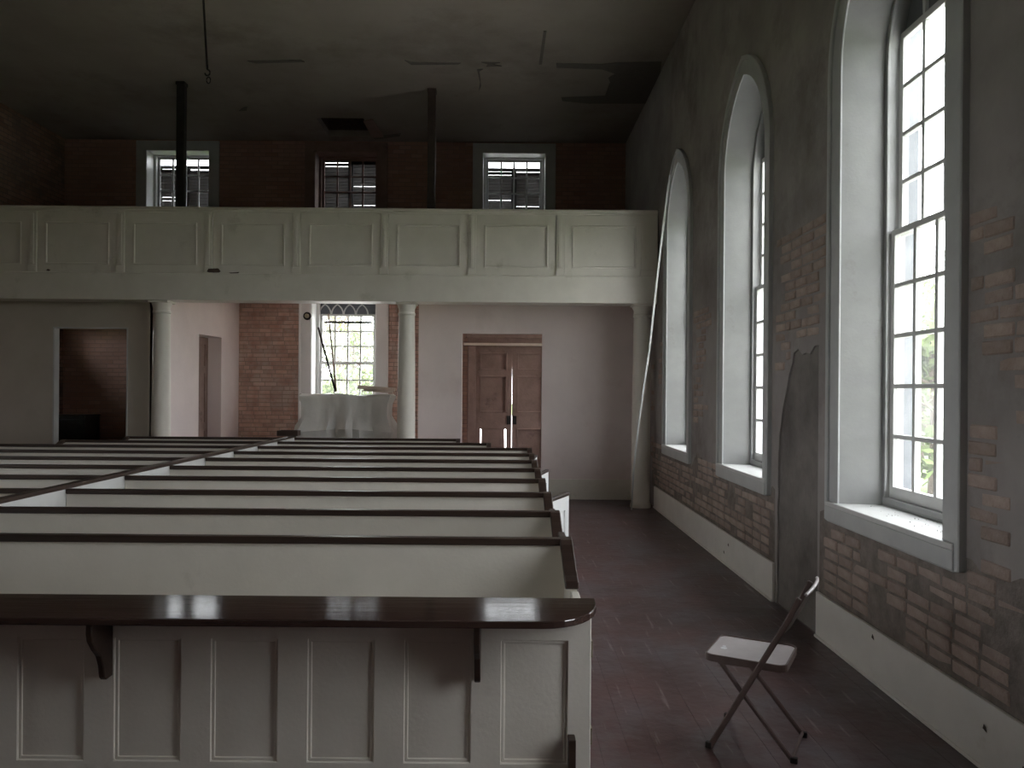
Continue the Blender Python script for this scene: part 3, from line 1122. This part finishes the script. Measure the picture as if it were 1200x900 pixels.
for k in range(NZ):
    for i in (0, NX):
        g.f.append((ix(i, k, 0), ix(i, k + 1, 0), ix(i, k + 1, 1), ix(i, k, 1)))
g.build('backrest', 'chairmetal', ch, smooth=True)
G().tube([(u * .187, -.09 - .11 * (.785 - .455) / .205 - .018 * (1 - u * u) - .008, .785 + .012 * (1 - u * u)) for u in [-1 + .2 * k for k in range(11)]], .008).build('back_rim', 'chairseat', ch, smooth=True)

# ------------------------------------------------------------------ things under the gallery
# plastic sheet over a stack
sx, sy = -2.63, 13.05
cv = empty('covered_stack', (sx, sy, 0))
g = G()
NP = 96
prof = [(0, .80, .36), (.3, .78, .34), (.75, .76, .33), (.92, .78, .36), (1.02, .80, .40), (1.10, .76, .34), (1.25, .73, .30), (1.45, .735, .30), (1.53, .765, .31), (1.575, .785, .325), (1.60, .775, .32), (1.595, .70, .26), (1.585, .3, .1)]
rnd = [random.uniform(0, 6.28) for _ in range(8)]
for z, hx, hy in prof:
    for i in range(NP):
        t = 2 * math.pi * i / NP
        c, s_ = math.cos(t), math.sin(t)
        k = 1 / max(abs(c), abs(s_)) ** .86
        fold = .014 * math.sin(9 * t + rnd[0] + z * 2) + .010 * math.sin(17 * t + rnd[1] - 3 * z) + .006 * math.sin(31 * t + rnd[2] + 5 * z)
        fold *= .6 + (2.6 if .85 < z < 1.12 else .5)
        ext = .05 if (1.0 < z < 1.15 and c < -.9) else 0
        g.v.append(((hx + fold + ext) * c * k * .98, (hy + fold) * s_ * k * .98, max(0, z + .02 * math.sin(5 * t + rnd[3]) * (z > 1.5) + .03 * math.sin(3 * t + rnd[4]) * (.8 < z < 1.2))))
for r_ in range(len(prof) - 1):
    for i in range(NP):
        j = (i + 1) % NP
        g.f.append((r_ * NP + i, r_ * NP + j, (r_ + 1) * NP + j, (r_ + 1) * NP + i))
g.f.append(tuple((len(prof) - 1) * NP + i for i in range(NP)))
g.build('plastic_sheet', 'sheet', cv, smooth=True)
G().box(-.66, .66, -.2, .2, 0, 1.52).build('stacked_crate', 'board', cv, .01)
tag(cv, 'stack of furniture wrapped in crumpled translucent plastic below the rear window', 'covered furniture')
b = empty('loose_board', (-2.14, 12.98, 1.68))
bm_ = G().box(-.30, .30, -.2, .2, 0, .06).build('plank', 'board', b, .006)
bm2 = G().box(-.20, .27, -.16, .18, -.03, 0).build('batten', 'board', b, .006)
b.rotation_euler = (0, R(4), R(6))
tag(b, 'pale loose board lying on the plastic-covered stack', 'board')
for (px0, py0, ya, za), (px1, py1, yb_), nm, r_ in (((393, 462, 13.25, 1.6), (373, 384, 14.50), 'dark leaning stick in front of the rear window, the lower of two', .014), ((394, 462, 13.3, 1.6), (385, 368, 14.52), 'brown leaning stick in front of the rear window, the steeper of two', .012)):
    a0, b0 = pix(px0, py0)
    a1, b1 = pix(px1, py1)
    P0 = Vector((a0 * ya, ya, 1.655))
    P1 = Vector((a1 * yb_, yb_, H_CAM + b1 * yb_))
    s = G().bar([(0, 0, 0), tuple(P1 - P0)], r_ * 2, r_ * 2).build('wooden_stick', 'slat' if 'dark' in nm else 'door', None, .003, loc=tuple(P0))
    tag(s, nm, 'stick')
fx = empty('wall_lamp', (-3.69, YB - .05, 3.04))
G().prism([(.075 * math.cos(k * .3927), .075 * math.sin(k * .3927)) for k in range(16)], -.03, 0, mx_y).build('base', 'iron', fx, .006)
G().prism([(.04 * math.cos(k * .3927), .04 * math.sin(k * .3927)) for k in range(16)], -.07, -.03, mx_y).build('socket', 'brass', fx, .006)
tag(fx, 'small round dark fixture on the rear window casing', 'lamp holder')
bx_ = empty('wooden_box', (CX - .04, 11.08, 1.031))
G().prism(rect(-.145, .145, -.09, .09), 0, .075, mx_z, [rect(-.13, .13, -.075, .075)]).build('body', 'dark', bx_, .003)
G().box(-.135, .135, -.08, .08, 0, .01).build('bottom', 'dark', bx_)
tag(bx_, 'small dark wooden box on the far end of the pew divider', 'box')
cb = empty('cabinet', (-7.72, 14.1, 0))
G().box(-.3, .3, -.25, .25, 0, 1.17).build('body', 'iron', cb, .006)
G().box(-.31, .31, -.27, .26, 1.17, 1.20).build('top', 'iron', cb, .004)
G().box(-.27, .27, -.265, -.25, .08, 1.12).build('door', 'iron', cb, .004)
tag(cb, 'dark cabinet standing inside the far left doorway', 'cabinet')
# long bowed strip of moulding leaning in the corner
pts = []
for px, py in ((740, 596), (742.5, 550), (748, 500), (755, 450), (761, 410), (768, 345), (773, 300), (779, 250), (785, 205)):
    Y = 11.2 - (596 - py) / 391 * .98
    a, bb = pix(px, py)
    pts.append((a * Y, Y, H_CAM + bb * Y))
pts[0] = (pts[0][0], pts[0][1], .004)
base = Vector(pts[0])
lm = G().bar([tuple(Vector(p) - base) for p in pts], .024, .014, up=(0, 1, 0)).build('moulding_strip', 'grey_trim', None, .002, loc=tuple(base))
tag(lm, 'long thin white strip of moulding leaning past the gallery end', 'moulding')

# chandelier rod with hook
hk = empty('hanging_rod', (CX - .03, 7.9, ZC))
G().tube([(-.06, 0, 0), (-.02, 0, -.8), (.01, 0, -1.28), (.02, 0, -1.40)], .011, 8).build('rod', 'iron', hk, smooth=True)
G().tube([(.02 + .026 * math.sin(t), 0, -1.43 + .03 * math.cos(t)) for t in [k * .45 for k in range(11)]], .008, 6).build('hook', 'iron', hk, smooth=True)
G().tube([(.03 + .02 * math.sin(t), .004, -1.505 + .032 * math.cos(t)) for t in [k * .5 for k in range(14)]], .006, 6).build('ring', 'iron', hk, smooth=True)
G().lathe([(.05, -.03), (.05, -.001)], 16, (-.06, 0)).build('ceiling_plate', 'iron', hk)
tag(hk, 'thin black iron rod with a hook hanging from the ceiling', 'hook')

# ------------------------------------------------------------------ outdoors
gd = G().box(-90, 90, -60, 130, -1.0, -.6).build('ground', 'grass')
tag(gd, 'lawn around the building seen through the panes', 'ground', kind='structure')
dv2 = G().prism([(3.5, -30), (9.5, -30), (9.5, 60), (3.5, 60)], -.6, -.58).build('ground_drive', 'gravel')
dv3 = G().prism([(-8, 15.05), (3.5, 15.05), (3.5, 70), (-8, 70)], -.6, -.58).build('ground_forecourt', 'gravel')
tag(dv3, 'pale gravel forecourt outside the rear window', 'forecourt', kind='structure')
tag(dv2, 'pale gravel drive outside the side windows', 'drive', kind='structure')


def tree(x, y, h, rx, n, label, mat='leaf', base=.35, leaf=.16):
    t = empty('tree', (x, y, -.6))
    G().tube([(0, 0, 0), (.05, .03, h * .35), (-.04, .05, h * .7), (0, 0, h * .95)], [h * .025, h * .02, h * .012, h * .004], 8).build('trunk', 'bark', t, smooth=True)
    br = G()
    tips = []
    for k in range(9):
        z0 = h * random.uniform(base, .8)
        a = random.uniform(0, 6.28)
        e = Vector((math.cos(a) * rx * .8, math.sin(a) * rx * .8, z0 + h * .16))
        br.tube([(0, 0, z0), tuple((Vector((0, 0, z0)) + e) / 2 + Vector((0, 0, .1))), tuple(e)], [h * .009, h * .006, h * .002], 5)
        tips.append(e)
    br.build('branches', 'bark', t)
    g = G()
    cl = tips + [Vector((random.uniform(-.5, .5) * rx, random.uniform(-.5, .5) * rx, h * random.uniform(base, 1))) for _ in range(8)]
    for k in range(n):
        c = random.choice(cl)
        p = c + Vector((random.gauss(0, rx * .26), random.gauss(0, rx * .26), random.gauss(0, h * .07)))
        p.z = max(p.z, .1)
        d = Vector((random.gauss(0, 1), random.gauss(0, 1), random.gauss(0, 1))).normalized() * leaf
        e = d.orthogonal().normalized() * leaf * .55
        o = len(g.v)
        g.v += [tuple(p - d), tuple(p + e), tuple(p + d), tuple(p - e)]
        g.f.append((o, o + 1, o + 2, o + 3))
    tag(g.build('foliage', mat, t), kind='stuff')
    tag(t, label, 'tree')
    return t


tree(9.8, 18.0, 4.4, 2.3, 3000, 'low leafy tree behind the lower panes of the nearest window', base=.1)
tree(13.8, 26.2, 6.2, 2.4, 2800, 'bushy tree further out behind the lower panes of the nearest window', base=.1)
tree(18.6, 34.5, 8.8, 2.6, 1700, 'taller thin tree behind the upper panes of the nearest window')
tree(11.0, 34.2, 6.0, 2.2, 1800, 'green tree seen through the edge-on middle window', base=.15)
tree(17.5, 46, 8.5, 2.8, 1800, 'far tree behind the middle side window', 'leaf2')
tree(-9.6, 44, 9.5, 3.0, 2600, 'pale tree behind the left panes of the rear window', 'leaf2', base=.2, leaf=.13)
tree(-6.4, 33, 5.0, 2.2, 2600, 'leafy shrub tree behind the lower panes of the rear window', base=.1, leaf=.13)
